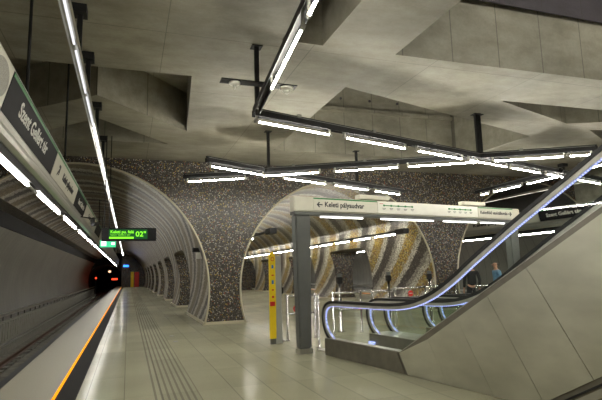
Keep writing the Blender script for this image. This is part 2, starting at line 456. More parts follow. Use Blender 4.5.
# ---- vault walls -------------------------------------------------------------
def cutter_mesh(xa, xb, y0s, w=4.55, spring=2.58, rise=.17):
    bm = B()
    for y0 in y0s:
        c = y0 + w / 2
        pts = [(y0, -.3), (y0 + w, -.3)]
        for i in range(19):
            a = math.pi * i / 18; cc, ss = math.cos(a), math.sin(a)
            pts.append((c + w / 2 * abs(cc) ** .4 * (1 if cc > 0 else -1), spring + rise * ss ** .7))
        prism(bm, pts, 'X', xa, xb)
    return bm
def to_temp(bm):
    me = D.meshes.new('t'); bmesh.ops.recalc_face_normals(bm, faces=bm.faces); bm.to_mesh(me); bm.free(); return link(D.objects.new('t', me))
def solid_cut(poly, y0, y1, xa, xb, opens):
    bm = B(); prism(bm, poly, 'Y', y0, y1); a = to_temp(bm)
    if opens:
        b = to_temp(cutter_mesh(xa, xb, opens))
        md = a.modifiers.new('b', 'BOOLEAN'); md.operation = 'DIFFERENCE'; md.object = b; md.solver = 'EXACT'
    dg = bpy.context.evaluated_depsgraph_get()
    me = D.meshes.new_from_object(a.evaluated_get(dg))
    D.objects.remove(a)
    if opens: D.objects.remove(b)
    return me
def vault_material(me, circles):
    """circles: (xc, zc, r, slot) ; slot 0 = dark mosaic for everything else.  Real wall UVs: arc length by length"""
    uv = me.uv_layers.new(name='UVMap') if not me.uv_layers else me.uv_layers[0]
    for p in me.polygons:
        hit = None
        for (xc, zc, r, slot) in circles:
            if all(abs(math.hypot(me.vertices[v].co.x - xc, me.vertices[v].co.z - zc) - r) < .05 for v in p.vertices) and abs(p.normal.y) < .5:
                rad = Vector((p.center.x - xc, 0, p.center.z - zc)).normalized()
                if abs(rad.dot(p.normal)) > .9: hit = (xc, zc, r, slot); break
        for li in p.loop_indices:
            co = me.vertices[me.loops[li].vertex_index].co
            if hit:
                ang = math.atan2(co.z - hit[1], co.x - hit[0])
                if ang < -2: ang += 2 * math.pi
                if hit[0] == XR: ang = math.pi - ang
                uv.data[li].uv = (ang * hit[2], co.y)
            elif abs(p.normal.y) > .5: uv.data[li].uv = (co.x, co.z)
            elif abs(p.normal.x) > .5: uv.data[li].uv = (co.y, co.z)
            else: uv.data[li].uv = (co.x, co.y)
        p.material_index = hit[3] if hit else 0
        p.use_smooth = bool(hit)
    me.set_sharp_from_angle(angle=R(25))
def add_vault(name, me, mats, label):
    o = link(D.objects.new(name, me)); me.name = name
    for m in mats: me.materials.append(m)
    WM[o] = Matrix.Identity(4); o['kind'] = 'structure'; o['label'] = label; return o
OPEN = [22.05 + 7.9 * i for i in range(8) if 22.05 + 7.9 * i < 77]
OPENM = [y for y in OPEN if y < 46]
bs, bmn = base_angle(ZC, RS), base_angle(ZM, RM)
N = 40
polyL = arc(XL, ZC, RS, bs, 90, N) + [(XL, ZCE + .02), (XM, ZCE + .02)] + arc(XM, ZM, RM, 90, 180 - bmn, N)
# close under the floor
polyL = [(polyL[0][0], -.05)] + polyL + [(polyL[-1][0], -.05)]
me = solid_cut(polyL, YF, YE, 1.5, 4.6, OPEN)
CL = [(XL, ZC, RS, 1), (XM, ZM, RM, 2)]
vault_material(me, CL)
add_vault('wall_inner_left', me, [M['mosaic'], M['stripes_side'], M['stripes_mid']], 'mosaic wall and pillars between the left platform vault and the middle vault')
polyR = [(2 * XM - x, z) for x, z in polyL][::-1]
me = solid_cut(polyR, YF, YE, 2 * XM - 4.6, 2 * XM - 1.5, OPEN)
vault_material(me, [(XR, ZC, RS, 1), (XM, ZM, RM, 2)])
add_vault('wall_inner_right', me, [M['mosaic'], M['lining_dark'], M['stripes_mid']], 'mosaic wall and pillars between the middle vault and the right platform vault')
# outer halves
def outer(sgn):
    def mp(pts): return [(XM + sgn * (x - XM), z) for x, z in pts]
    return mp
for sgn, side in ((1, 'left'), (-1, 'right')):
    mp = outer(sgn)
    # crown part of the vault (mosaic) from 90 to 128 degrees, beyond the facade
    poly = arc(XL, ZC, RS, 90, 128, 20) + [(-6.6, ZC + RS * math.sin(R(128))), (-6.6, ZCE + .02), (XL, ZCE + .02)]
    bm = B(); prism(bm, mp(poly), 'Y', YF, YE); me = D.meshes.new('w'); bm.to_mesh(me); bm.free()
    vault_material(me, [(XL if sgn == 1 else XR, ZC, RS, 1)])
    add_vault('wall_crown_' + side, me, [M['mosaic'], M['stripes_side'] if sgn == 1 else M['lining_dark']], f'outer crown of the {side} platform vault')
    # dark slot
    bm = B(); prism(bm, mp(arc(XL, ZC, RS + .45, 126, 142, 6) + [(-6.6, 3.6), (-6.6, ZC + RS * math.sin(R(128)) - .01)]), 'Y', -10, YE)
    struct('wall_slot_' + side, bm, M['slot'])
    # metal lined tunnel wall
    pts = arc(XL, ZC, RS, 141, 215, 40)
    bm = B(); prism(bm, mp(pts + [(-6.6, pts[-1][1]), (-6.6, pts[0][1])]), 'Y', -10, YE)
    struct('wall_' + side, bm, M['lamella'])
    # near box wall above the lining
    bm = B(); xa, xb = sorted((mp([(-6.6, 0)])[0][0], mp([(-4.02, 0)])[0][0])); box(bm, xa, xb, -10, YF, 4.32, 8.6)
    struct('wall_upper_' + side, bm, M['concrete'])

# facade arch trims and plinths
def arch_trim(name, xc, zc, r, a0, a1):
    pts = [(x, YF - .02, z) for x, z in arc(xc, zc, r + .0, a0, a1, 60)]
    bm = B(); pipe(bm, pts, .032, 8); struct(name, bm, M['trim'])
arch_trim('trim_1', XL, ZC, RS, bs + .5, 128)
arch_trim('trim_2', XM, ZM, RM, bmn + .5, 180 - bmn - .5)
arch_trim('trim_3', XR, ZC, RS, 52, 180 - bs - .5)
# edge trims round the far passages' nearest jambs and pillar plinths
def pillar_plinth(n, x0, x1, y0, y1):
    bm = B(); box(bm, x0 - .03, x1 + .03, y0 - .03, y1 + .03, 0, .09); struct(f'baseboard_pillar_{n}', bm, M['trim'])
xl0 = XL + RS * math.cos(R(bs)); xl1 = XM - RM * math.cos(R(bmn))
k = 1
for y0, y1 in [(YF, OPEN[0])] + [(OPEN[i] + 4.55, OPEN[i + 1]) for i in range(len(OPEN) - 1)]:
    for a, b in ((xl0, xl1), (2 * XM - xl1, 2 * XM - xl0)):
        pillar_plinth(k, a, b, y0, y1); k += 1

# end walls
bm = B(); box(bm, -.95, 4.0, YE, YE + .4, 0, 5.6)
me = D.meshes.new('w'); bm.to_mesh(me); bm.free(); vault_material(me, [])
add_vault('wall_end', me, [M['mosaic']], 'dark mosaic wall closing the far end of the left platform')
bm = B(); box(bm, 3.4, 11.5, 48, 48.4, 0, 5.2)
me = D.meshes.new('w'); bm.to_mesh(me); bm.free(); vault_material(me, [])
add_vault('wall_end_middle', me, [M['mosaic']], 'dark mosaic wall closing the middle vault')
bm = B(); box(bm, 10.9, 16.0, YE, YE + .4, 0, 5.6)
me = D.meshes.new('w'); bm.to_mesh(me); bm.free(); vault_material(me, [])
add_vault('wall_end_right', me, [M['mosaic']], 'dark mosaic wall closing the far end of the right platform')
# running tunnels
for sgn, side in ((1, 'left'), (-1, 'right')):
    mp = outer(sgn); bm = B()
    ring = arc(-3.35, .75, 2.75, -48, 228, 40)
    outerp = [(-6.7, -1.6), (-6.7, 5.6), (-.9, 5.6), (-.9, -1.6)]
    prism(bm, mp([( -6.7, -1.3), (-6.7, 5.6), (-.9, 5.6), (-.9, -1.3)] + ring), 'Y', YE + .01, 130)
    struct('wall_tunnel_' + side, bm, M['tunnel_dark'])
bm = B(); box(bm, -7, 22, 130, 130.3, -1.6, 6); struct('wall_far', bm, M['tunnel_dark'])
bm = B(); box(bm, -6.7, 21.6, -10.3, -10, -1.6, 8.6); struct('wall_rear', bm, M['concrete'])

# ---- ceiling slab with its recesses -----------------------------------------
HOLES = [
    [(-4.0, 9.3), (1.08, 9.3), (1.40, 13.1), (-.70, 10.84), (-3.1, 13.0), (-4.0, 13.3)],
    [(-.77, 12.48), (1.02, 14.58), (-2.7, 14.58)],
    [(4.22, 9.04), (11.19, 11.24), (10.95, 14.6), (4.22, 14.6)],
    [(8.09, 8.89), (14.2, 8.72), (11.2, 9.95)],
    [(12.46, 10.3), (16, 9.3), (16, 12.2)],
    [(2.32, 7.38), (3.05, 7.38), (3.12, 1), (3.12, -8), (2.32, -8)],
    [(4.44, 7.36), (13, 7.22), (13, -8), (4.44, -8)],
    [(13.6, 7.2), (19.8, 7.2), (19.8, -8), (13.6, -8)],
]
def ceiling_slab():
    cu = D.curves.new('c', 'CURVE'); cu.dimensions = '2D'; cu.fill_mode = 'BOTH'; cu.extrude = (8.6 - ZCE) / 2
    def sp(pts):
        s = cu.splines.new('POLY'); s.points.add(len(pts) - 1)
        for q, p in zip(s.points, pts): q.co = (p[0], p[1], 0, 1)
        s.use_cyclic_u = True
    sp([(-6.6, -10), (21.5, -10), (21.5, YF - .001), (-6.6, YF - .001)])
    for h in HOLES: sp(h)
    o = link(D.objects.new('c', cu)); dg = bpy.context.evaluated_depsgraph_get()
    me = D.meshes.new_from_object(o.evaluated_get(dg)); D.objects.remove(o)
    me.transform(Matrix.Translation((0, 0, (ZCE + 8.6) / 2)))
    bm = B(); bm.from_mesh(me); D.meshes.remove(me)
    bmesh.ops.remove_doubles(bm, verts=bm.verts, dist=.0005); bmesh.ops.recalc_face_normals(bm, faces=bm.faces)
    for f in bm.faces: f.smooth = False
    return bm
struct('ceiling', ceiling_slab(), M['concrete'], 'raw concrete ceiling with crossing beams and deep recesses')
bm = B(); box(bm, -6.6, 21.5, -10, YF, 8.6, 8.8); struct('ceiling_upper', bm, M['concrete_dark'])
for i, (h, z) in enumerate(((HOLES[0], 6.5), (HOLES[1], 7.6), (HOLES[5], 7.4))):
    cx = sum(p[0] for p in h) / len(h); cy = sum(p[1] for p in h) / len(h)
    bm = B(); prism(bm, [(p[0] + (p[0] - cx) * .004, p[1] + (p[1] - cy) * .004) for p in h], 'Z', z, z + .1)
    struct(f'ceiling_recess_{i + 1}', bm, M['concrete'])
# dark upper band of the escalator shaft and the ledge in the deep recess
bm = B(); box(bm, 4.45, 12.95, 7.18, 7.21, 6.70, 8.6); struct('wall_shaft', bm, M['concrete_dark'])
bm = B(); box(bm, 4.23, 10.9, 14.42, 14.6, 6.88, 7.0); struct('trim_4', bm, M['concrete'])
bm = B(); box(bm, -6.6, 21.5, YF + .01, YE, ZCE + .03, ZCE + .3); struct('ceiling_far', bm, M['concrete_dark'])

bm = B()
for x in (5.5, 6.61, 7.69, 8.76, 9.85): tube(bm, (x, 14.6, 7.36), (x, 14.575, 7.36), .045, 12)
struct('trim_5', bm, M['concrete_dark'])
# ------------------------------------------------------------------ pendant tube lights
GRP = 'zigzag pendant tube lights'
def pendant(label, p0, p1, tubes, z=4.22, hangers=(), side=0, name='pendant_tube_light', group=None):
    P0, P1 = Vector((*p0, z)), Vector((*p1, z)); d = (P1 - P0).normalized(); L = (P1 - P0).length
    t = thing(name, label, 'light', ((p0[0] + p1[0]) / 2, (p0[1] + p1[1]) / 2, z), 0, group or GRP)
    bm = B()
    bar(bm, P0, P1, .11, .012, 0, .19)
    bar(bm, P0, P1, .012, .10, -.055, .14); bar(bm, P0, P1, .012, .10, .055, .14)
    bar(bm, P0, P1, .045, .04, 0, .22)
    obj('channel', bm, M['black'], t)
    bm = B()                                               # thin perforated cable tray on top
    bar(bm, P0 + d * .05, P1 - d * .05, .014, .014, .044, .204)
    for i in range(int(L / 1.9)):
        a = P0 + d * (i * 1.9 + .9); bar(bm, a, a + d * .08, .05, .05, .03, .24)
    obj('cable_tray', bm, M['tray'], t)['kind'] = 'stuff'
    for a, b in tubes:
        A = P0 + d * a; Bq = P0 + d * b
        bm = B(); tube(bm, A, Bq, .015, 10); tb = obj('tube', bm, M['tube'], t)
        for q, s in ((A, -1), (Bq, 1)):
            bm = B()
            tube(bm, q, q + d * s * .07, .028, 10)
            e = q + d * s * .035; bar(bm, e, e + Vector((0, 0, .2)), .035, .035)
            obj('socket', bm, M['alu'], t)
    for h in hangers:
        A = P0 + d * h
        bm = B(); box(bm, A.x - .035, A.x + .035, A.y - .035, A.y + .035, z + .22, ZCE)
        box(bm, A.x - .09, A.x + .09, A.y - .09, A.y + .09, ZCE - .015, ZCE)
        obj('hanger', bm, M['black'], t)
    return t
def seg(p0, p1, *pairs):
    P0 = Vector(p0); d = (Vector(p1) - P0).normalized()
    return [((Vector(a) - P0).dot(d), (Vector(b) - P0).dot(d)) for a, b in pairs]
A0, A1 = (.95, -3.6), (1.99, 7.86)
la = math.hypot(A1[0] - A0[0], A1[1] - A0[1])
pendant('long black pendant light running overhead past the two white smoke detectors', A0, A1,
        [(la - 11.2, la - 9.5), (la - 9.1, la - 7.4), (la - 7.0, la - 5.3), (la - 5.1, la - 3.52), (la - 3.2, la - 1.45)], hangers=(la - .12, 4.5))
B0, B1 = (1.98, 7.99), (15.0, 12.0)
pendant('longest black pendant light, crossing above the sign portal to the far right', B0, B1,
        seg(B0, B1, ((2.06, 8.03), (3.56, 8.46)), ((3.98, 8.62), (5.57, 9.12)), ((5.98, 9.24), (7.49, 9.71)), ((7.79, 9.80), (9.3, 10.24)), ((9.55, 10.3), (10.9, 10.72)), ((11.28, 10.81), (12.4, 11.2)), ((12.89, 11.3), (14.5, 11.86))), hangers=(6.6,))
pendant('short black pendant light with one tube, left of the hanger by the mosaic facade', (1.72, 11.7), (3.36, 12.575), seg((1.72, 11.7), (3.36, 12.575), ((1.86, 11.76), (3.32, 12.54))), hangers=())
C0, C1 = (3.3, 12.75), (10.5, 8.55)
pendant('black pendant light angling toward the escalator handrail from the middle arch', C0, C1,
        seg(C0, C1, ((3.4, 12.7), (4.72, 12.0)), ((5.12, 11.75), (6.46, 10.95)), ((6.73, 10.80), (8.13, 10.0)), ((8.5, 9.75), (9.85, 8.95)), ((9.98, 8.86), (10.35, 8.62))), hangers=(.25, 5.65))
pendant('lowest left pendant light with one tube in front of the speckled mosaic pillar', (1.42, 13.95), (3.30, 12.95), seg((1.42, 13.95), (3.30, 12.95), ((1.55, 13.88), (2.95, 13.13))))
E0, E1 = (3.75, 12.78), (9.1, 15.1)
pendant('pendant light with three tubes passing in front of the top of the middle arch', E0, E1,
        seg(E0, E1, ((4.05, 12.91), (5.49, 13.58)), ((5.88, 13.75), (7.29, 14.36)), ((7.66, 14.5), (8.88, 15.0))), hangers=(3.4,))
F0, F1 = (12.05, 14.9), (11.95, 10.95)
pendant('pendant light before the right dark vault, running away beside the arch edge', F0, F1,
        seg(F0, F1, ((12.04, 14.6), (12.0, 14.22)), ((12.03, 13.92), (12.03, 12.61)), ((11.98, 12.32), (11.9, 11.1))))
pendant('short pendant light at the far right, seen through the escalator glass', (11.88, 10.3), (11.55, 8.2),
        seg((11.88, 10.3), (11.55, 8.2), ((11.8, 9.9), (11.6, 8.5))))
# the same lighting goes on behind the camera
for lab, a, b in (('pendant light over the platform behind the viewpoint', (-1.5, -5.2), (4.5, -3.4)),
                  ('pendant light beside the escalator shaft, right of the viewpoint', (4.0, -3.0), (3.4, 1.6)),
                  ):
    L = math.hypot(b[0] - a[0], b[1] - a[1]); n = int(L / 1.8)
    pendant(lab, a, b, [(i * 1.8 + .15, i * 1.8 + 1.65) for i in range(n)])

# out-of-view tube lights added to brighten the front beam in the escalator shaft
for y in (3.6, .2):
    t = thing('added_shaft_light', 'added unseen tube light hung high across the escalator shaft, ' + ('nearer the front beam' if y > 2 else 'farther back'), 'light', (8.2, y, 6.9), 0, 'added shaft lights')
    bm = B(); box(bm, 5.2, 11.2, y - .06, y + .06, 7.25, 7.33); obj('channel', bm, M['black'], t)
    for i in range(4):
        bm = B(); tube(bm, (5.3 + i * 1.5, y, 7.2), (6.7 + i * 1.5, y, 7.2), .022, 8); obj('tube', bm, M['tube'], t)
    for x in (6, 10.4):
        bm = B(); tube(bm, (x, y, 7.33), (x, y, 8.6), .015, 8); obj('hanger', bm, M['black'], t)
# bracket with the two smoke detectors
t = thing('detector_bracket', 'black flat crossbar under the ceiling carrying two white detectors', 'bracket', (1.85, 7.02, 4.47))
bm = B(); box(bm, 1.24, 2.42, 6.93, 7.12, 4.495, 4.51); obj('crossbar', bm, M['black'], t)
bm = B(); box(bm, 1.80, 1.88, 6.98, 7.06, 4.492, 4.53); obj('clamp', bm, M['black'], t)
for x, r, lab in ((1.45, .085, 'small white smoke detector with a pointed tip, left on the black crossbar'), (2.27, .105, 'wider round white detector, right on the black crossbar')):
    d = thing('smoke_detector', lab, 'smoke detector', (x, 7.02, 4.49))
    bm = B(); lathe(bm, [(r, 0), (r, -.025), (r * .8, -.04)], (x, 7.02, 4.489)); obj('base', bm, M['white_plastic'], d)
    bm = B(); lathe(bm, [(r * .5, 0), (r * .5, -.035), (r * .2, -.06)] if r > .09 else [(r * .35, 0), (r * .2, -.05), (.004, -.075)], (x, 7.02, 4.448)); obj('sensor', bm, M['white_plastic'], d)

# ------------------------------------------------------------------ long platform ceiling light
def platform_line(x, label, sg):
    t = thing('platform_light_line', label, 'light', (x, 10, 4.75))
    z = 4.62
    bm = B()
    box(bm, x - .055, x + .055, -6, 78, z + .05, z + .06)
    for s in (-1, 1): box(bm, x + s * .055 - .004, x + s * .055 + .004, -6, 78, z - .03, z + .06)
    obj('housing', bm, M['alu'], t)
    for i in range(46):
        y = -5.9 + i * 1.82
        bm = B(); tube(bm, (x, y, z + .01), (x, y + 1.6, z + .01), .016, 8)
        obj('tube', bm, M['tube'] if i > 38 else M['tube_vault_line'] if i > 8 else M['tube_line'], t)
    xm = x - .1 * sg
    for i, y in enumerate((-3, 2.0, 5.6, 7.2, 8.8, 11.4, 14.2)):
        bm = B(); box(bm, x - .17, x + .09, y - .12, y + .12, ZCE - .12, ZCE)
        box(bm, x - .035, x + .035, y - .03, y + .03, z + .06, ZCE - .12)
        obj('mount', bm, M['black'], t)
    for i in range(5):
        y = 20.5 + i * 12; zt = ZC + math.sqrt(RS ** 2 - (x - (XL if sg == 1 else XR)) ** 2)
        bm = B(); tube(bm, (x, y, z + .06), (x, y, zt), .012, 6); obj('mount', bm, M['black'], t)
platform_line(-.72, 'long thin tube light line under the ceiling, running straight down the left platform', 1)
platform_line(2 * XM + .72, 'long thin tube light line running down the right platform beyond the pillars', -1)

# ------------------------------------------------------------------ sign beams over the platform edges
def sign_beam(sgn):
    def X(x): return XM + sgn * (x - XM)
    side = 'left' if sgn == 1 else 'right'
    t = thing('sign_beam', f'long aluminium sign beam with tube lights hanging above the {side} platform edge', 'sign beam', (X(-1.35), 2, 2.93))
    y0, y1 = 1.2, 74
    def pr_(pts, a, b, nm, mat, lab=None):
        bm = B(); prism(bm, [(X(x), z) for x, z in pts], 'Y', a, b); return obj(nm, bm, mat, t, label=lab)
    pr_([(-1.215, 3.91), (-1.335, 3.44), (-1.47, 3.44), (-1.40, 3.93), (-1.22, 3.93)], y0, y1, 'sign_box', M['alu'])
    pr_([(-1.345, 3.36), (-1.335, 3.435), (-1.47, 3.435), (-1.47, 3.36)], y0, y1, 'fascia', M['sheen'])
    pr_([(-1.35, 3.355), (-1.325, 3.33), (-1.315, 3.28), (-1.325, 3.22), (-1.36, 3.17), (-1.47, 3.17), (-1.47, 3.355)], y0, y1, 'reflector_rail', M['sheen'])
    pr_([(-1.335, 3.01), (-1.37, 3.165), (-1.47, 3.165), (-1.44, 3.01)], y0, y1, 'lamp_channel', M['black'])
    n = 19
    for i in range(n):
        a = 1.73 + i * 3.45
        bm = B(); tube(bm, (X(-1.38), a, 2.975), (X(-1.38), a + 2.62, 2.975), .022, 10); obj('tube', bm, M['tube_sign'], t)
        bm = B(); tube(bm, (X(-1.38), a + 2.66, 2.975), (X(-1.38), a + 3.42, 2.975), .022, 10); obj('tube_joint', bm, M['alu'], t)
    for y, zt in ((3.1, ZCE), (6.68, ZCE), (10.65, 6.5)):
        bm = B(); tube(bm, (X(-1.24), y, 3.93), (X(-1.24), y, zt if sgn == 1 else ZCE), .02, 8); obj('hanger', bm, M['black'], t)
    for i in range(4):
        y = 24.6 + i * 14
        zt = ZC + math.sqrt(RS ** 2 - .23 ** 2)
        bm = B(); tube(bm, (X(-1.32), y, 3.93), (X(-1.32), y, zt), .022, 8); obj('hanger', bm, M['black'], t)
    # faces: green top line, panels
    U = Vector((.12, 0, .47)).normalized(); Nn = Vector((U.z, 0, -U.x)); P0 = Vector((-1.335, 0, 3.44))
    def q(u, w):   # point on the tilted face: u up the face, w out of it
        p = P0 + U * u + Nn * w; return (p.x, p.z)
    def face(y0, y1, u0, u1, nm, mat, w=.006, lab=None):
        return pr_([q(u0, .0005), q(u0, w), q(u1, w), q(u1, .0005)], y0, y1, nm, mat, lab)
    def tm(y, u, w=.009):
        p = P0 + U * u + Nn * w
        return Matrix(((0, sgn * U.x, sgn * Nn.x, X(p.x)), (sgn, 0, 0, y), (0, U.z, Nn.z, p.z), (0, 0, 0, 1)))
    panels = [(1.3, 5.85, 'cream'), (5.85, 9.5, 'black'), (9.5, 13.4, 'cream'), (13.4, 16.2, 'black'), (16.2, 21.6, 'cream'), (21.6, 25.0, 'black'), (25, 30, 'cream')]
    for a, b, kd in panels:
        face(a + .02, b - .02, .01, .475, 'sign_panel', M['sign_black' if kd == 'black' else 'cream_sign'], lab=('charcoal panel' if kd == 'black' else 'cream panel'))
        if not (kd == 'cream' and a < 2): face(a + .04, b - .02, .425, .465, 'green_line', M['green'], .009)
    words = [(6.5, 8.6, 'Szent Gellért tér', 'white_ink', .26, .005), (10.75, 12.7, 'Keleti pályaudvar', 'ink', .20, .006),
             (14.1, 15.8, 'Szent Gellért tér', 'white_ink', .20, .006), (17.6, 20.4, 'Keleti pályaudvar', 'ink', .20, .006)]
    for a, b, st, mt, sz, bd in words:
        text('lettering', st, sz, tm(a if sgn == 1 else b, .16), M[mt], t, bold=bd, width=b - a)
    text('arrow', '↗', .34, tm(10.0 if sgn == 1 else 10.5, .13), M['ink'], t, bold=.01)
    bm = B()
    ring = [(5.45 + .33 * math.cos(2 * math.pi * i / 32), .24 + .19 * math.sin(2 * math.pi * i / 32)) for i in range(32)]
    lo = []; hi = []
    for yy, uu in ring:
        for w, L in ((.006, lo), (.016, hi)):
            p = q(uu, w); L.append(bm.verts.new((X(p[0]), yy, p[1])))
    bm.faces.new(lo); bm.faces.new(hi[::-1])
    for i in range(32): bm.faces.new((lo[i], lo[(i + 1) % 32], hi[(i + 1) % 32], hi[i]))
    bmesh.ops.recalc_face_normals(bm, faces=bm.faces)
    obj('speaker_grille', bm, M['grille'], t, label='oval grey loudspeaker grille')
sign_beam(1); sign_beam(-1)

# ------------------------------------------------------------------ strings of tubes in the middle vault
for sg, lab in ((1, 'row of tube lights along the striped right wall of the middle vault'),
                (-1, 'row of tube lights on the middle vault left wall, only its black end visible')):
    X = XM + sg * 2.66
    t = thing('wall_tube_light', lab, 'light', (X, 30, 3.0))
    bm = B(); box(bm, X - .045, X + .045, 16.75, 47.5, 3.09, 3.17); box(bm, X - .12, X + .12, 16.7, 17.35, 3.0, 3.2)
    obj('housing', bm, M['black'], t)
    for i in range(0 if sg == 1 else 1, 14):
        y = 17.6 + i * 2.2
        if y + 1.85 > 48: break
        bm = B(); tube(bm, (X, y, 3.03), (X, y + 1.65, 3.03), .022, 10); obj('tube', bm, M['tube_string'], t)
    for i in range(7):
        y = 18.5 + i * 4.4
        bm = B(); xw = XM + sg * (math.sqrt(RM ** 2 - (3.13 - ZM) ** 2) + .05); bar(bm, (X, y, 3.13), (xw, y, 3.13), .05, .05); obj('arm', bm, M['black'], t)

# ------------------------------------------------------------------ sign portal (turned like the whole fare line)
TH = R(10.3); cs, sn = math.cos(TH), math.sin(TH)
PORT = Matrix.Translation((3.47, 9.86, 0)) @ Matrix.Rotation(TH, 4, 'Z')
t = thing('sign_portal', 'grey two-post portal with cream beam carrying direction signs above the fare line', 'sign', (3.47, 9.86, 0), TH)
def rounded(bm, x0, x1, y0, y1, z0, z1, m, b=.03):
    tmp = B(); box(tmp, x0, x1, y0, y1, z0, z1, m)
    bmesh.ops.bevel(tmp, geom=tmp.edges[:], offset=b, segments=2, affect='EDGES')
    me = D.meshes.new('x'); tmp.to_mesh(me); tmp.free(); bm.from_mesh(me); D.meshes.remove(me)
def post(bm, x):
    a0, a1 = .185, .14
    lo = [(-a1, -.09), (a1, -.09), (a1, .09), (-a1, .09)]; hi = [(-a0, -.1), (a0, -.1), (a0, .1), (-a0, .1)]
    L = [bm.verts.new(PORT @ Vector((x + p[0], p[1], 0.10))) for p in lo]; H = [bm.verts.new(PORT @ Vector((x + p[0], p[1], 2.83))) for p in hi]
    for i in range(4): bm.faces.new((L[i], L[(i + 1) % 4], H[(i + 1) % 4], H[i]))
    bm.faces.new(L[::-1]); bm.faces.new(H)
    bmesh.ops.bevel(bm, geom=[e for e in bm.edges], offset=.025, segments=2, affect='EDGES')
for x in (-.04, 6.66):
    bm = B(); post(bm, x); obj('post', bm, M['grey_paint'], t)
    bm = B(); box(bm, x - .15, x + .15, -.1, .1, 0, .1, PORT); obj('shoe_cover', bm, M['alu'], t)
bm = B(); box(bm, -.24, 6.92, -.10, .10, 2.83, 2.90, PORT); obj('lower_rail', bm, M['grey_paint'], t)
bm = B(); rounded(bm, -.25, 6.93, -.11, .11, 2.90, 3.22, PORT, .02); obj('beam', bm, M['cream'], t)
def pface(x0, x1, z0, z1, nm, mat, y=-.118, lab=None):
    bm = B(); box(bm, x0, x1, y, -.108, z0, z1, PORT); return obj(nm, bm, mat, t, label=lab)
pface(.22, 1.92, 2.93, 3.205, 'sign_panel', M['cream_sign'], lab='cream panel reading Keleti pályaudvar')
pface(.22, 1.92, 3.18, 3.205, 'green_line', M['green'], -.122)
pface(1.94, 5.24, 2.93, 3.205, 'map_panel', M['white_plastic'], lab='white route map panel')
pface(5.26, 6.62, 2.93, 3.205, 'sign_panel', M['cream_sign'], lab='cream panel reading Kelenföld vasútállomás')
pface(5.26, 6.62, 3.18, 3.205, 'green_line', M['green'], -.122)
def ptm(x, z): return PORT @ Matrix(((1, 0, 0, x), (0, 0, -1, -.121), (0, 1, 0, z), (0, 0, 0, 1)))
def arrow(x, z, s, d):
    bm = B(); m = ptm(x, z)
    for pts in ([(0, 0), (.055 * s, .05 * s), (.055 * s, .02 * s), (.055 * s, .05 * s)],): pass
    def pl(pts):
        A = [bm.verts.new(m @ Vector((p[0] * d, p[1], 0))) for p in pts]; C = [bm.verts.new(m @ Vector((p[0] * d, p[1], .003))) for p in pts]
        bm.faces.new(A); bm.faces.new(C[::-1])
        for i in range(len(pts)): bm.faces.new((A[i], C[i], C[(i + 1) % len(pts)], A[(i + 1) % len(pts)]))
    pl([(.02, -.012), (.15, -.012), (.15, .012), (.02, .012)])
    pl([(0, 0), (.065, .062), (.085, .044), (.034, 0), (.085, -.044), (.065, -.062)])
    bmesh.ops.recalc_face_normals(bm, faces=bm.faces)
    obj('arrow', bm, M['ink'], t)
arrow(.29, 3.06, 1, 1); arrow(6.58, 3.06, 1, -1)
text('lettering', 'Keleti pályaudvar', .155, ptm(.50, 3.02), M['ink'], t, bold=.003, width=1.05)
text('lettering', 'Kelenföld vasútállomás', .12, ptm(5.34, 3.03), M['ink'], t, bold=.002, width=1.06)
for a, b in ((2.12, 2.98), (4.2, 4.98)):
    pface(a, b, 3.105, 3.125, 'route_line', M['green'], -.121)
    for i in range(5):
        x = a + (b - a) * i / 4; pface(x - .022, x + .022, 3.095, 3.137, 'route_stop', M['green'], -.124)
        pface(x - .05, x + .05, 3.045, 3.055, 'small_print', M['ink'], -.121); pface(x - .04, x + .03, 3.02, 3.028, 'small_print', M['ink'], -.121)
pface(2.0, 2.10, 3.15, 3.16, 'route_end', M['red'], -.121)
for a, b in ((.45, 1.58), (2.1, 3.75), (4.1, 5.3), (5.45, 6.4)):
    bm = B(); tube(bm, PORT @ Vector((a, 0, 2.808)), PORT @ Vector((b, 0, 2.808)), .013, 8); obj('tube', bm, M['tube_dim'], t)
for a, b in ((1.42, 2.3), (4.72, 5.55)):
    bm = B(); rounded(bm, a, b, -.13, .06, 3.24, 3.34, PORT, .012)
    for x in (a + .15, b - .15): box(bm, x - .02, x + .02, -.06, -.02, 3.2, 3.25, PORT)
    obj('top_box', bm, M['cream'], t)

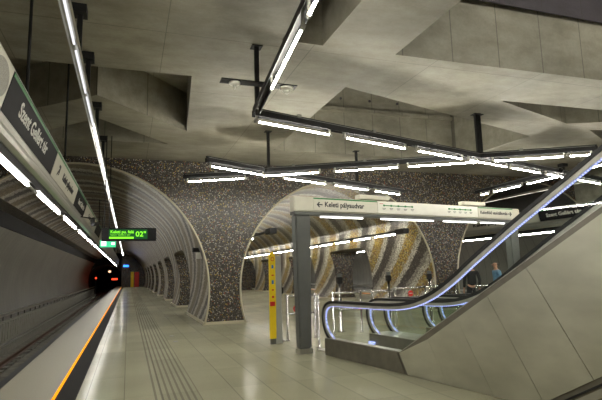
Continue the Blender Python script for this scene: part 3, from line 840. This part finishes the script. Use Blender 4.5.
# ------------------------------------------------------------------ yellow notice pillar
t = thing('notice_pillar', 'slim grey pillar with a tall yellow pictogram panel left of the sign portal', 'notice pillar', (3.30, 11.46, 0), R(10))
PM = Matrix.Translation((3.30, 11.46, 0)) @ Matrix.Rotation(R(10), 4, 'Z')
bm = B(); rounded(bm, -.015, .15, -.05, .14, 0, 2.04, PM, .012); obj('body', bm, M['pillar_grey'], t)
bm = B()
prism(bm, [(-.18, .13), (-.02, .13), (-.02, 2.02), (-.045, 2.10), (-.09, 2.14), (-.145, 2.10), (-.18, 2.02)], 'Y', -.07, -.04, PM); obj('yellow_panel', bm, M['yellow'], t)
bm = B(); box(bm, -.15, -.02, -.038, .0, 0, 2.0, PM); obj('back_plate', bm, M['grey_paint'], t)
for z, mt, h in ((1.96, 'red', .10), (1.78, 'blue', .08), (1.58, 'red', .03), (1.42, 'blue', .09), (1.24, 'red', .03), (1.08, 'red', .05)):
    bm = B()
    if mt == 'red' and h > .06:
        n = 20; m = PM @ Matrix.Translation((-.092, -.072, z))
        for r0, r1 in ((.034, .048),):
            a = [bm.verts.new(m @ Vector((r0 * math.cos(6.2832 * i / n), 0, r0 * math.sin(6.2832 * i / n)))) for i in range(n)]
            b = [bm.verts.new(m @ Vector((r1 * math.cos(6.2832 * i / n), 0, r1 * math.sin(6.2832 * i / n)))) for i in range(n)]
            for i in range(n): bm.faces.new((a[i], a[(i + 1) % n], b[(i + 1) % n], b[i]))
    else: box(bm, -.12, -.07, -.074, -.07, z - h / 2, z + h / 2, PM)
    obj('pictogram', bm, M[mt], t)
bm = B(); box(bm, -.175, -.06, -.10, -.07, .87, .97, PM); obj('red_box', bm, M['red'], t)

# ------------------------------------------------------------------ ticket validators and railings
def validator(x, y, label, hz=1.3):
    t = thing('ticket_validator', label, 'ticket validator', (x, y, 0), 0, 'ticket validators at the fare line')
    bm = B(); lathe(bm, [(.10, 0), (.10, .015), (.045, .03), (.045, hz)], (x, y, 0)); obj('post', bm, M['chrome'], t)
    bm = B(); rounded(bm, x - .075, x + .075, y - .06, y + .06, hz, hz + .17, Matrix.Identity(4), .015); obj('head', bm, M['black'], t)
    bm = B(); rounded(bm, x - .06, x + .06, y - .05, y + .05, hz + .17, hz + .27, Matrix.Identity(4), .012); obj('reader', bm, M['grey_paint'], t)
validator(3.50, 11.75, 'black-headed ticket validator just right of the yellow notice pillar', 1.12)
validator(5.50, 12.7, 'ticket validator standing right of the grey portal post, behind the first escalator rail')
validator(7.35, 13.3, 'ticket validator in front of the yellow mosaic bands')
validator(8.9, 13.5, 'ticket validator at the foot of the far mosaic pillar')
def railing(label, pts, rails=(1.05, .62), disc=None):
    x, y = pts[0]
    t = thing('chrome_railing', label, 'railing', (x, y, 0), 0, None)
    for (px, py) in pts:
        bm = B(); lathe(bm, [(.06, 0), (.06, .012), (.028, .02), (.028, rails[0] + .05)], (px, py, 0), 14); obj('post', bm, M['chrome'], t)
    for z in rails:
        bm = B()
        for a, b in zip(pts, pts[1:]): tube(bm, (*a, z), (*b, z), .03, 10)
        obj('rail', bm, M['chrome'], t)
    if disc:
        dx, dy, dz, r = disc
        bm = B(); tube(bm, (dx, dy, dz), (dx, dy - .02, dz), r, 24); d = obj('no_entry_disc', bm, M['red'], t)
        bm = B(); box(bm, dx - r * .6, dx + r * .6, dy - .024, dy - .02, dz - r * .15, dz + r * .15); obj('white_bar', bm, M['white_ink'], d)
railing('short chrome railing with a red no entry disc, left of the grey portal post', [(3.68, 11.75), (4.5, 12.0)], disc=(3.92, 11.78, .75, .08))
railing('chrome railing with a red disc, seen through the glass of the nearest escalator', [(5.1, 12.25), (6.0, 12.45), (7.2, 12.7)], disc=(5.93, 12.38, .68, .08))
railing('far chrome railing with a red disc below the yellow mosaic bands', [(7.45, 13.1), (8.6, 13.3), (9.9, 13.55)], rails=(1.08, .8), disc=(7.98, 13.15, .92, .085))
railing('chrome railing at the right before the gap where the two people walk', [(10.4, 13.2), (11.6, 13.4), (12.8, 13.6)], rails=(1.05, .62))
for x, y, lab in ((3.95, 10.37, 'single chrome post beside the grey portal post'), (5.46, 10.72, 'single chrome post behind the newel of the nearest escalator')):
    bm = B(); lathe(bm, [(.055, 0), (.055, .012), (.03, .02), (.03, 1.12), (.015, 1.14)], (x, y, 0), 14)
    tag(obj('barrier_post', bm, M['chrome'], smooth=False), lab, 'post')

# ------------------------------------------------------------------ escalators
ESC = Matrix.Translation((3.9, 9.0, 0)) @ Matrix.Rotation(R(-79.7), 4, 'Z')
SL = .575
S1 = 12.6
RAIL = [(-.22, .20), (-.38, .285), (-.52, .40), (-.61, .55), (-.645, .72), (-.61, .87), (-.52, .98), (-.36, 1.045), (-.1, 1.065), (1.2, 1.075), (1.75, 1.10), (2.15, 1.175), (2.55, 1.32), (2.95, 1.54), (3.3, 1.77), (4.13, 2.28), (S1, 2.28 + SL * (S1 - 4.13))]
def offs(path, d):
    out = []
    for i, p in enumerate(path):
        a = Vector(path[max(i - 1, 0)]); b = Vector(path[min(i + 1, len(path) - 1)])
        t_ = (b - a).normalized(); n_ = Vector((t_.y, -t_.x))
        out.append((p[0] + n_.x * d, p[1] + n_.y * d))
    return out
def catmull(path, k=4):
    out = []
    P = [Vector(p) for p in path]
    for i in range(len(P) - 1):
        p0, p1, p2, p3 = P[max(i - 1, 0)], P[i], P[i + 1], P[min(i + 2, len(P) - 1)]
        if (p2 - p1).length > 1: kk = 1
        else: kk = k
        for j in range(kk):
            t_ = j / kk
            if kk == 1: out.append(tuple(p1)); continue
            m1 = (p2 - p0) / 2; m2 = (p3 - p1) / 2
            if (p1 - p0).length > 1: m1 = m1.normalized() * (p2 - p1).length
            if (p3 - p2).length > 1: m2 = m2.normalized() * (p2 - p1).length
            h = (2 * t_**3 - 3 * t_**2 + 1) * p1 + (t_**3 - 2 * t_**2 + t_) * m1 + (-2 * t_**3 + 3 * t_**2) * p2 + (t_**3 - t_**2) * m2
            out.append(tuple(h))
    out.append(tuple(P[-1])); return out
RP = catmull(RAIL)
def band(bm, pa, pb, o0, o1, m):
    """strip between two parallel paths in the s-z plane, thick from o0 to o1"""
    rows = []
    for a, b in zip(pa, pb):
        rows.append([bm.verts.new(m @ Vector(v)) for v in ((a[0], o0, a[1]), (b[0], o0, b[1]), (b[0], o1, b[1]), (a[0], o1, a[1]))])
    for r0, r1 in zip(rows, rows[1:]):
        for k in range(4): bm.faces.new((r0[k], r0[(k + 1) % 4], r1[(k + 1) % 4], r1[k]))
    bm.faces.new(rows[0]); bm.faces.new(rows[-1][::-1])
    bmesh.ops.recalc_face_normals(bm, faces=bm.faces)
def deck_z(s): return .325 if s < 1.75 else .325 + SL * (s - 1.93) if s > 1.93 else .325
def make_escalator(label):
    t = thing('escalator', label, 'escalator', (0, 0, 0))
    WM[t] = Matrix.Identity(4)
    I = Matrix.Identity(4)
    for o_, inn in ((0.0, 1), (1.12, -1)):
        bm = B(); band(bm, RP, offs(RP, .052), o_ - .045, o_ + .045, I); obj('handrail', bm, M['rubber'], t)
        bm = B(); band(bm, offs(RP, .053), offs(RP, .104), o_ - .035, o_ + .035, I); obj('rail_profile', bm, M['rail_grey'], t)
        bm = B(); band(bm, offs(RP[2:], .105), offs(RP[2:], .116), o_ - .010, o_ + .010, I); obj('led_strip', bm, M['led_blue'], t)
        # glass between the profile and the deck
        bm = B(); inner = offs(RP[2:], .10)
        lo = []
        for p in inner:
            s = max(p[0], -.40); lo.append((s if p[1] > deck_z(s) else p[0], min(deck_z(s), p[1])))
        band(bm, inner, lo, o_ - .006, o_ + .006, I); obj('glass_panel', bm, M['glass'], t)
        # decking beside the balustrade
        a, b = (o_ - .06, o_ + .09) if inn == 1 else (o_ - .09, o_ + .42)
        prof = [(-.5, 0), (-.5, .32), (1.75, .32), (S1, deck_z(S1) - .005), (S1, deck_z(S1) - 1.35), (4.15, 0)]
        bm = B(); prism(bm, prof, 'Y', a + .004, b - .004); obj('side_deck', bm, M['steel_plinth'], t)
        bm = B()
        ln = [(-.5, .322), (1.75, .322), (S1, deck_z(S1) - .003)]; l2 = [(-.5, .332), (1.745, .332), (S1, deck_z(S1) + .008)]
        band(bm, ln, l2, a + .002, b - .002, I); obj('deck_trim', bm, M['alu'], t)
    bm = B(); box(bm, -1.1, .9, .09, 1.02, .001, .02); obj('floor_plate', bm, M['alu'], t)
    bm = B(); box(bm, .9, 1.15, .09, 1.02, .001, .028); obj('comb', bm, M['yellow'], t)
    # steps
    s = 1.15; pts = [(1.15, -.02), (1.15, .015)]
    steps = 0
    tread = .40
    while s < S1 - .5:
        z = max(.015, SL * (s + .1 - 1.95))
        z = .015 if s < 1.8 else z
        pts.append((s, z)); pts.append((s + tread, z)); s += tread
    pts.append((s, pts[-1][1] - .5)); pts.append((2.2, -.02))
    bm = B(); prism(bm, pts, 'Y', .1, 1.02); obj('steps', bm, simple('grooved_step_metal', (.10, .10, .095), .4, .6), t)
    bm = B(); box(bm, -.47, -.30, .98, 1.028, .12, .17); obj('indicator_light', bm, M['led_blue'], t)
    return t
E1 = make_escalator('nearest escalator with glass balustrade and the big satin steel side')
# steel side cladding of the first escalator: separate panels with open joints, square to the slope
def clad(s0, s1, mat, nm='cladding_panel', o_=-.075):
    n = (.50, -.866)
    def foot(s, gap):
        z = deck_z(s) - .01; zb = 0.0
        bot = lambda q: max(0.004, SL * (q - 4.15))
        # follow the joint down until it meets the lower edge
        L = 0
        while True:
            q = (s + n[0] * L, z + n[1] * L)
            if q[1] <= bot(q[0]): return q
            L += .004
    g = .002 if s0 != 4.2 else .004
    a, b = s0 + g, s1 - g
    A, Bp = foot(a, 0), foot(b, 0)
    pts = [(a, deck_z(a) - .01), A]
    if A[0] < 4.15 < Bp[0]: pts.append((4.15, .004))
    pts += [Bp, (b, deck_z(b) - .01)]
    bm = B(); prism(bm, pts, 'Y', o_, o_ + .012); return obj(nm, bm, mat, E1)
cl = [1.75, 2.42, 3.02, 3.58, 4.2, 5.6, 7.0, 8.4, 9.8, 11.2, 12.5]
for a, b in zip(cl, cl[1:]): clad(a, b, M['steel'])
bm = B(); prism(bm, [(-.5, .0), (-.5, .318), (1.70, .318), (1.78, .16), (1.86, .004)], 'Y', -.072, -.062); obj('plinth_panel', bm, M['steel_plinth'], E1)
# dark recessed sheet and pale kerb under the rising side
bm = B(); prism(bm, [(3.9, 0), (7.5, 0), (7.5, 1.93), (4.15, .004)], 'Y', -.045, -.03); obj('under_panel', bm, M['steel_plinth'], E1)
bm = B(); band(bm, [(4.3, .02), (12, .02 + SL * 7.7)], [(4.3, -.0), (12, SL * 7.7 - .05)], -.07, -.046, Matrix.Identity(4)); obj('under_trim', bm, M['black'], E1)
bm = B(); band(bm, [(4.35, .0), (12, SL * 7.65)], [(4.5, -.0), (12, SL * 7.5 - .05)], -.062, -.046, Matrix.Identity(4)); obj('under_trim', bm, M['alu'], E1)
E1.matrix_world = ESC
E1.location = (3.9, 9.0, 0); E1.rotation_euler = (0, 0, R(-79.7))
def dup_esc(o_, label):
    t = E1.copy(); link(t); t['label'] = label
    off = ESC.to_3x3() @ Vector((0, o_, 0)); t.location = Vector((3.9, 9.0, 0)) + off
    for ch in [x for x in D.objects if x.parent == E1]:
        if ch.name.split('.')[0] in ('cladding_panel', 'plinth_panel', 'under_panel', 'under_trim'): continue
        c = ch.copy(); link(c); c.parent = t
dup_esc(1.6, 'middle escalator of the three, seen through the glass of the nearest one')
dup_esc(3.2, 'farthest escalator of the three, against the railings')

# ------------------------------------------------------------------ departure display
t = thing('departure_display', 'black departure display with green lit text hanging over the left platform', 'display', (-.02, 14.0, 2.60))
bm = B(); rounded(bm, -.68, .70, 13.98, 14.14, 2.58, 2.93, Matrix.Identity(4), .01); obj('casing', bm, M['blackgloss'], t)
bm = B(); box(bm, -.50, .47, 13.972, 13.98, 2.635, 2.885); obj('screen', bm, M['lcd_bg'], t)
def dtm(x, z): return Matrix(((1, 0, 0, x), (0, 0, -1, 13.968), (0, 1, 0, z), (0, 0, 0, 1)))
text('lettering', 'Keleti pu. felé', .11, dtm(-.46, 2.785), M['lcd_green'], t, bold=.002, width=.58)
text('lettering', 'Szent Gellért tér', .05, dtm(-.46, 2.725), M['lcd_green'], t, width=.5)
text('lettering', '02"', .19, dtm(.17, 2.70), M['lcd_green'], t, bold=.003, width=.26)
bm = B(); box(bm, -.49, .12, 13.967, 13.971, 2.64, 2.69); obj('lit_bar', bm, M['lcd_green'], t)
for x in (-.62, -.5):
    bm = B(); tube(bm, (x, 14.06, 2.93), (x, 14.06, ZCE), .012, 8); obj('hanger', bm, M['black'], t)

t = thing('exit_sign', 'green and white lit exit sign hanging under the sign beam behind the departure display', 'exit sign', (-.75, 20, 2.72))
bm = B(); box(bm, -1.02, -.46, 20, 20.05, 2.75, 3.02); obj('casing', bm, M['exit_green'], t)
bm = B(); box(bm, -.98, -.80, 19.99, 20, 2.80, 2.97); box(bm, -.62, -.50, 19.99, 20, 2.84, 2.93); obj('pictogram', bm, M['exit_white'], t)
bm = B(); tube(bm, (-.95, 20.02, 3.02), (-.95, 20.02, 4.0), .012, 6); bar(bm, (-.95, 20.02, 3.85), (-1.22, 20.02, 3.85), .03, .03); obj('bracket', bm, M['black'], t)
t = thing('security_camera', 'small black security camera on an arm beside the sign beam', 'camera', (-1.0, 15.2, 3.15))
bm = B(); tube(bm, (-.98, 15.0, 3.12), (-.86, 15.45, 3.18), .055, 12); obj('body', bm, M['black'], t)
bm = B(); bar(bm, (-.95, 15.25, 3.3), (-1.31, 15.25, 3.36), .03, .03); box(bm, -1.0, -.93, 15.2, 15.3, 3.1, 3.34); obj('arm', bm, M['black'], t)
t = thing('blue_sign', 'small blue lit sign far down the left platform', 'sign', (-.2, 70, 2.95))
bm = B(); box(bm, -.62, .05, 70, 70.08, 2.88, 3.12); obj('lit_face', bm, M['blue_lit'], t)
bm = B(); tube(bm, (-.3, 70.04, 3.12), (-.3, 70.04, 5.0), .02, 6); obj('hanger', bm, M['black'], t)
# wall box on the first pillar
t = thing('pillar_wall_box', 'small black and white box fixed to the curved edge of the nearest pillar', 'wall box', (2.2, 17.5, 2.3))
bm = B(); box(bm, 2.10, 2.34, 17.45, 17.75, 2.42, 2.56); obj('black_box', bm, M['black'], t)
bm = B(); box(bm, 2.22, 2.44, 17.42, 17.48, 2.18, 2.40); obj('white_plate', bm, M['white_plastic'], t)
for x, y in ((1.16, 14.35), (1.16, 13.12)):
    bm = B(); lathe(bm, [(.06, 0), (.06, .004)], (x, y, 0), 20)
    tag(obj('floor_cap', bm, M['grey_paint']), 'small round metal floor cap, ' + ('the farther of two' if y > 14 else 'the nearer of two') + ' beside the guide path', 'floor cap')
# far end boxes
bm = B(); box(bm, .38, .82, 81.0, 81.5, 0, 2.3)
tag(obj('yellow_cabinet', bm, M['yellow']), 'tall yellow panel at the far end wall of the left platform', 'cabinet')
bm = B(); box(bm, .95, 1.6, 81.0, 81.6, 0, 2.25); 
tag(obj('red_cabinet', bm, M['red']), 'tall red cabinet at the far end wall beside the yellow panel', 'cabinet')
bm = B(); tube(bm, (-4.45, 79.5, 1.5), (-4.45, 79.42, 1.5), .13, 16)
t = thing('tunnel_signal', 'red tunnel signal light at the mouth of the left running tunnel', 'signal', (-4.45, 79.6, -1.25))
obj('lamp', bm, M['red_lit'], t)
bm = B(); box(bm, -4.62, -4.28, 79.5, 79.7, 1.2, 1.9); box(bm, -4.49, -4.41, 79.56, 79.64, -1.25, 1.2); obj('mast', bm, M['black'], t)
bm = B(); box(bm, -2.75, -1.75, 95, 95.1, 1.05, 1.35); tag(obj('red_tunnel_sign', bm, M['red_lit']), 'dim red lit sign inside the dark running tunnel', 'sign')
bm = B(); lathe(bm, [(.05, 0), (.22, .08), (.2, .3), (.05, .36)], (-3.0, 92, 2.35), 12); tag(obj('tunnel_lamp', bm, M['orange_lit']), 'small orange lamp glowing inside the dark running tunnel', 'lamp')

# ------------------------------------------------------------------ people
def skin_mesh(name, verts, edges, mat, parent, sub=2, root=0):
    me = D.meshes.new(name); me.from_pydata([v[0] for v in verts], edges, [])
    o = link(D.objects.new(name, me))
    md = o.modifiers.new('s', 'SKIN'); md.use_smooth_shade = True
    sv = me.skin_vertices[0].data
    for i, v in enumerate(verts):
        r = v[1]; sv[i].radius = (r, r) if not isinstance(r, tuple) else r
        sv[i].use_root = (i == root)
    ms = o.modifiers.new('u', 'SUBSURF'); ms.levels = sub; ms.render_levels = sub
    dg = bpy.context.evaluated_depsgraph_get()
    m2 = D.meshes.new_from_object(o.evaluated_get(dg)); D.objects.remove(o); D.meshes.remove(me)
    m2.name = name; m2.materials.clear(); m2.materials.append(mat)
    for p in m2.polygons: p.use_smooth = True
    ob = link(D.objects.new(name, m2)); ob.parent = parent; WM[ob] = WM[parent]
    return ob
def person(label, loc, rz, H, top_mat, long_sleeve, hair_mat, bald):
    t = thing('person', label, 'person', loc, rz)
    k = H / 1.76
    def V(x, y, z, r): return ((x * k, y * k, z * k), tuple(q * k for q in r) if isinstance(r, tuple) else r * k)
    # faces +y, standing mid-step
    body = [V(0, 0, .96, (.11, .08)), V(0, 0, 1.12, (.11, .08)), V(0, .0, 1.30, (.13, .09)), V(0, -.01, 1.43, (.10, .07)), V(0, 0, 1.50, .055), V(0, .015, 1.56, .062),
            V(0, .02, 1.64, (.078, .095)), V(0, .015, 1.71, (.06, .075)),
            V(-.20, -.01, 1.40, .058), V(-.26, -.03, 1.12, .043), V(-.25, .08, .88, .033), V(-.25, .12, .80, .03),
            V(.20, -.01, 1.40, .058), V(.26, -.05, 1.12, .043), V(.25, .02, .88, .033), V(.25, .05, .80, .03),
            V(-.09, .01, .88, .088), V(-.10, .13, .48, .06), V(-.10, .10, .09, .04),
            V(.09, 0, .88, .088), V(.10, -.04, .48, .06), V(.10, -.22, .12, .04)]
    E = [(0, 1), (1, 2), (2, 3), (3, 4), (4, 5), (5, 6), (6, 7), (3, 8), (8, 9), (9, 10), (10, 11), (3, 12), (12, 13), (13, 14), (14, 15), (0, 16), (16, 17), (17, 18), (0, 19), (19, 20), (20, 21)]
    bd = skin_mesh('body', body, E, M['skin'], t)
    # hands: palm and five fingers joined into the body mesh
    bm = B(); bm.from_mesh(bd.data)
    for wx, wy in ((-.25, .13), (.25, .06)):
        w = Vector((wx, wy, .79)) * k; s = 1 if wx < 0 else -1
        box(bm, w.x - .016 * k, w.x + .016 * k, w.y - .04 * k, w.y + .04 * k, w.z - .09 * k, w.z + .01)
        for j in range(4):
            y = w.y + (-.03 + .02 * j) * k; L = (.062, .075, .07, .055)[j] * k
            tube(bm, (w.x, y, w.z - .085 * k), (w.x + s * .008, y, w.z - .085 * k - L * .55), .009 * k, 6)
            tube(bm, (w.x + s * .008, y, w.z - .085 * k - L * .5), (w.x + s * .03 * k, y, w.z - .085 * k - L), .008 * k, 6)
        tube(bm, (w.x, w.y + .035 * k, w.z - .03 * k), (w.x + s * .02, w.y + .065 * k, w.z - .085 * k), .011 * k, 6)
    # face: nose, ears, brows
    h = Vector((0, .02, 1.635)) * k
    tube(bm, h + Vector((0, .085, .02)) * k, h + Vector((0, .125, -.012)) * k, .008 * k, 8, .015 * k)
    for sx in (-1, 1):
        tube(bm, h + Vector((sx * .072, 0, -.02)) * k, h + Vector((sx * .088, -.005, .03)) * k, .016 * k, 8, .02 * k)
    bm.to_mesh(bd.data); bm.free()
    for sx in (-1, 1):
        bm = B(); bmesh.ops.create_icosphere(bm, subdivisions=2, radius=.011 * k, matrix=Matrix.Translation(h + Vector((sx * .03, .088, .012)) * k)); obj('eye', bm, M['ink'], t, local=True)
    bm = B(); box(bm, h.x - .022 * k, h.x + .022 * k, h.y + .088 * k, h.y + .098 * k, h.z - .048 * k, h.z - .04 * k); obj('mouth', bm, M['red'], t, local=True)
    top = [V(0, 0, .90, (.175, .13)), V(0, 0, 1.12, (.165, .12)), V(0, .0, 1.30, (.185, .125)), V(0, -.01, 1.42, (.14, .10)), V(0, 0, 1.475, .075),
           V(-.20, -.01, 1.40, .072), V(-.26, -.03, 1.12, .056), V(.20, -.01, 1.40, .072), V(.26, -.05, 1.12, .056)]
    te = [(0, 1), (1, 2), (2, 3), (3, 4), (3, 5), (5, 6), (3, 7), (7, 8)]
    if long_sleeve:
        top += [V(-.25, .08, .88, .047), V(.25, .02, .88, .047)]; te += [(6, 9), (8, 10)]
    skin_mesh('jacket' if long_sleeve else 'shirt', top, te, top_mat, t)
    tr = [V(0, 0, 1.0, (.16, .12)), V(-.09, .01, .86, .105), V(-.10, .13, .48, .078), V(-.10, .10, .10, .06), V(.09, 0, .86, .105), V(.10, -.04, .48, .078), V(.10, -.22, .14, .06)]
    skin_mesh('trousers', tr, [(0, 1), (1, 2), (2, 3), (0, 4), (4, 5), (5, 6)], M['trousers'], t)
    for x, y, z in ((-.10, .10, 0), (.10, -.22, .03)):
        skin_mesh('shoe', [V(x, y - .04, z + .05, .045), V(x, y + .08, z + .038, .042), V(x, y + .17, z + .032, .034)], [(0, 1), (1, 2)], M['shoe'], t)
    if bald:
        skin_mesh('hair', [V(-.066, -.02, 1.64, .026), V(-.05, -.065, 1.66, .034), V(0, -.085, 1.66, .036), V(.05, -.065, 1.66, .034), V(.066, -.02, 1.64, .026)], [(0, 1), (1, 2), (2, 3), (3, 4)], hair_mat, t, root=2)
    else:
        skin_mesh('hair', [V(0, -.06, 1.62, .07), V(0, -.03, 1.69, (.085, .085)), V(0, .045, 1.735, .05)], [(0, 1), (1, 2)], hair_mat, t, root=1)
    return t
person('balding man in a light blue short-sleeved shirt, walking beyond the escalators', (12.75, 15.0, 0), R(75), 1.84, M['shirt'], False, M['hair'], True)
person('person in a black jacket walking beyond the escalator handrail, left of the man in blue', (11.65, 15.0, 0), R(-20), 1.84, M['jacket'], True, M['hair_dark'], False)

# ------------------------------------------------------------------ camera, world, colour
cam = D.cameras.new('camera'); co = link(D.objects.new('camera', cam)); sc.camera = co
rt = Vector((0.94483, -0.32645, -0.02681)); up = Vector((-0.02163, -0.14387, 0.98936)); fw = Vector((0.32683, 0.93420, 0.14299))
m = Matrix((( rt.x, up.x, -fw.x, 0), (rt.y, up.y, -fw.y, 0), (rt.z, up.z, -fw.z, 1.65), (0, 0, 0, 1)))
co.matrix_world = m
cam.sensor_width = 36; cam.lens = 495 / 602 * 36; cam.clip_start = .05; cam.clip_end = 300
w = D.worlds.new('world'); sc.world = w; w.use_nodes = True
w.node_tree.nodes['Background'].inputs[0].default_value = (.5, .5, .5, 1); w.node_tree.nodes['Background'].inputs[1].default_value = .0
sc.view_settings.view_transform = 'Standard'; sc.view_settings.look = 'None'; sc.view_settings.gamma = 1; sc.view_settings.exposure = 1.0
sc.cycles.max_bounces = 8; sc.cycles.transparent_max_bounces = 16
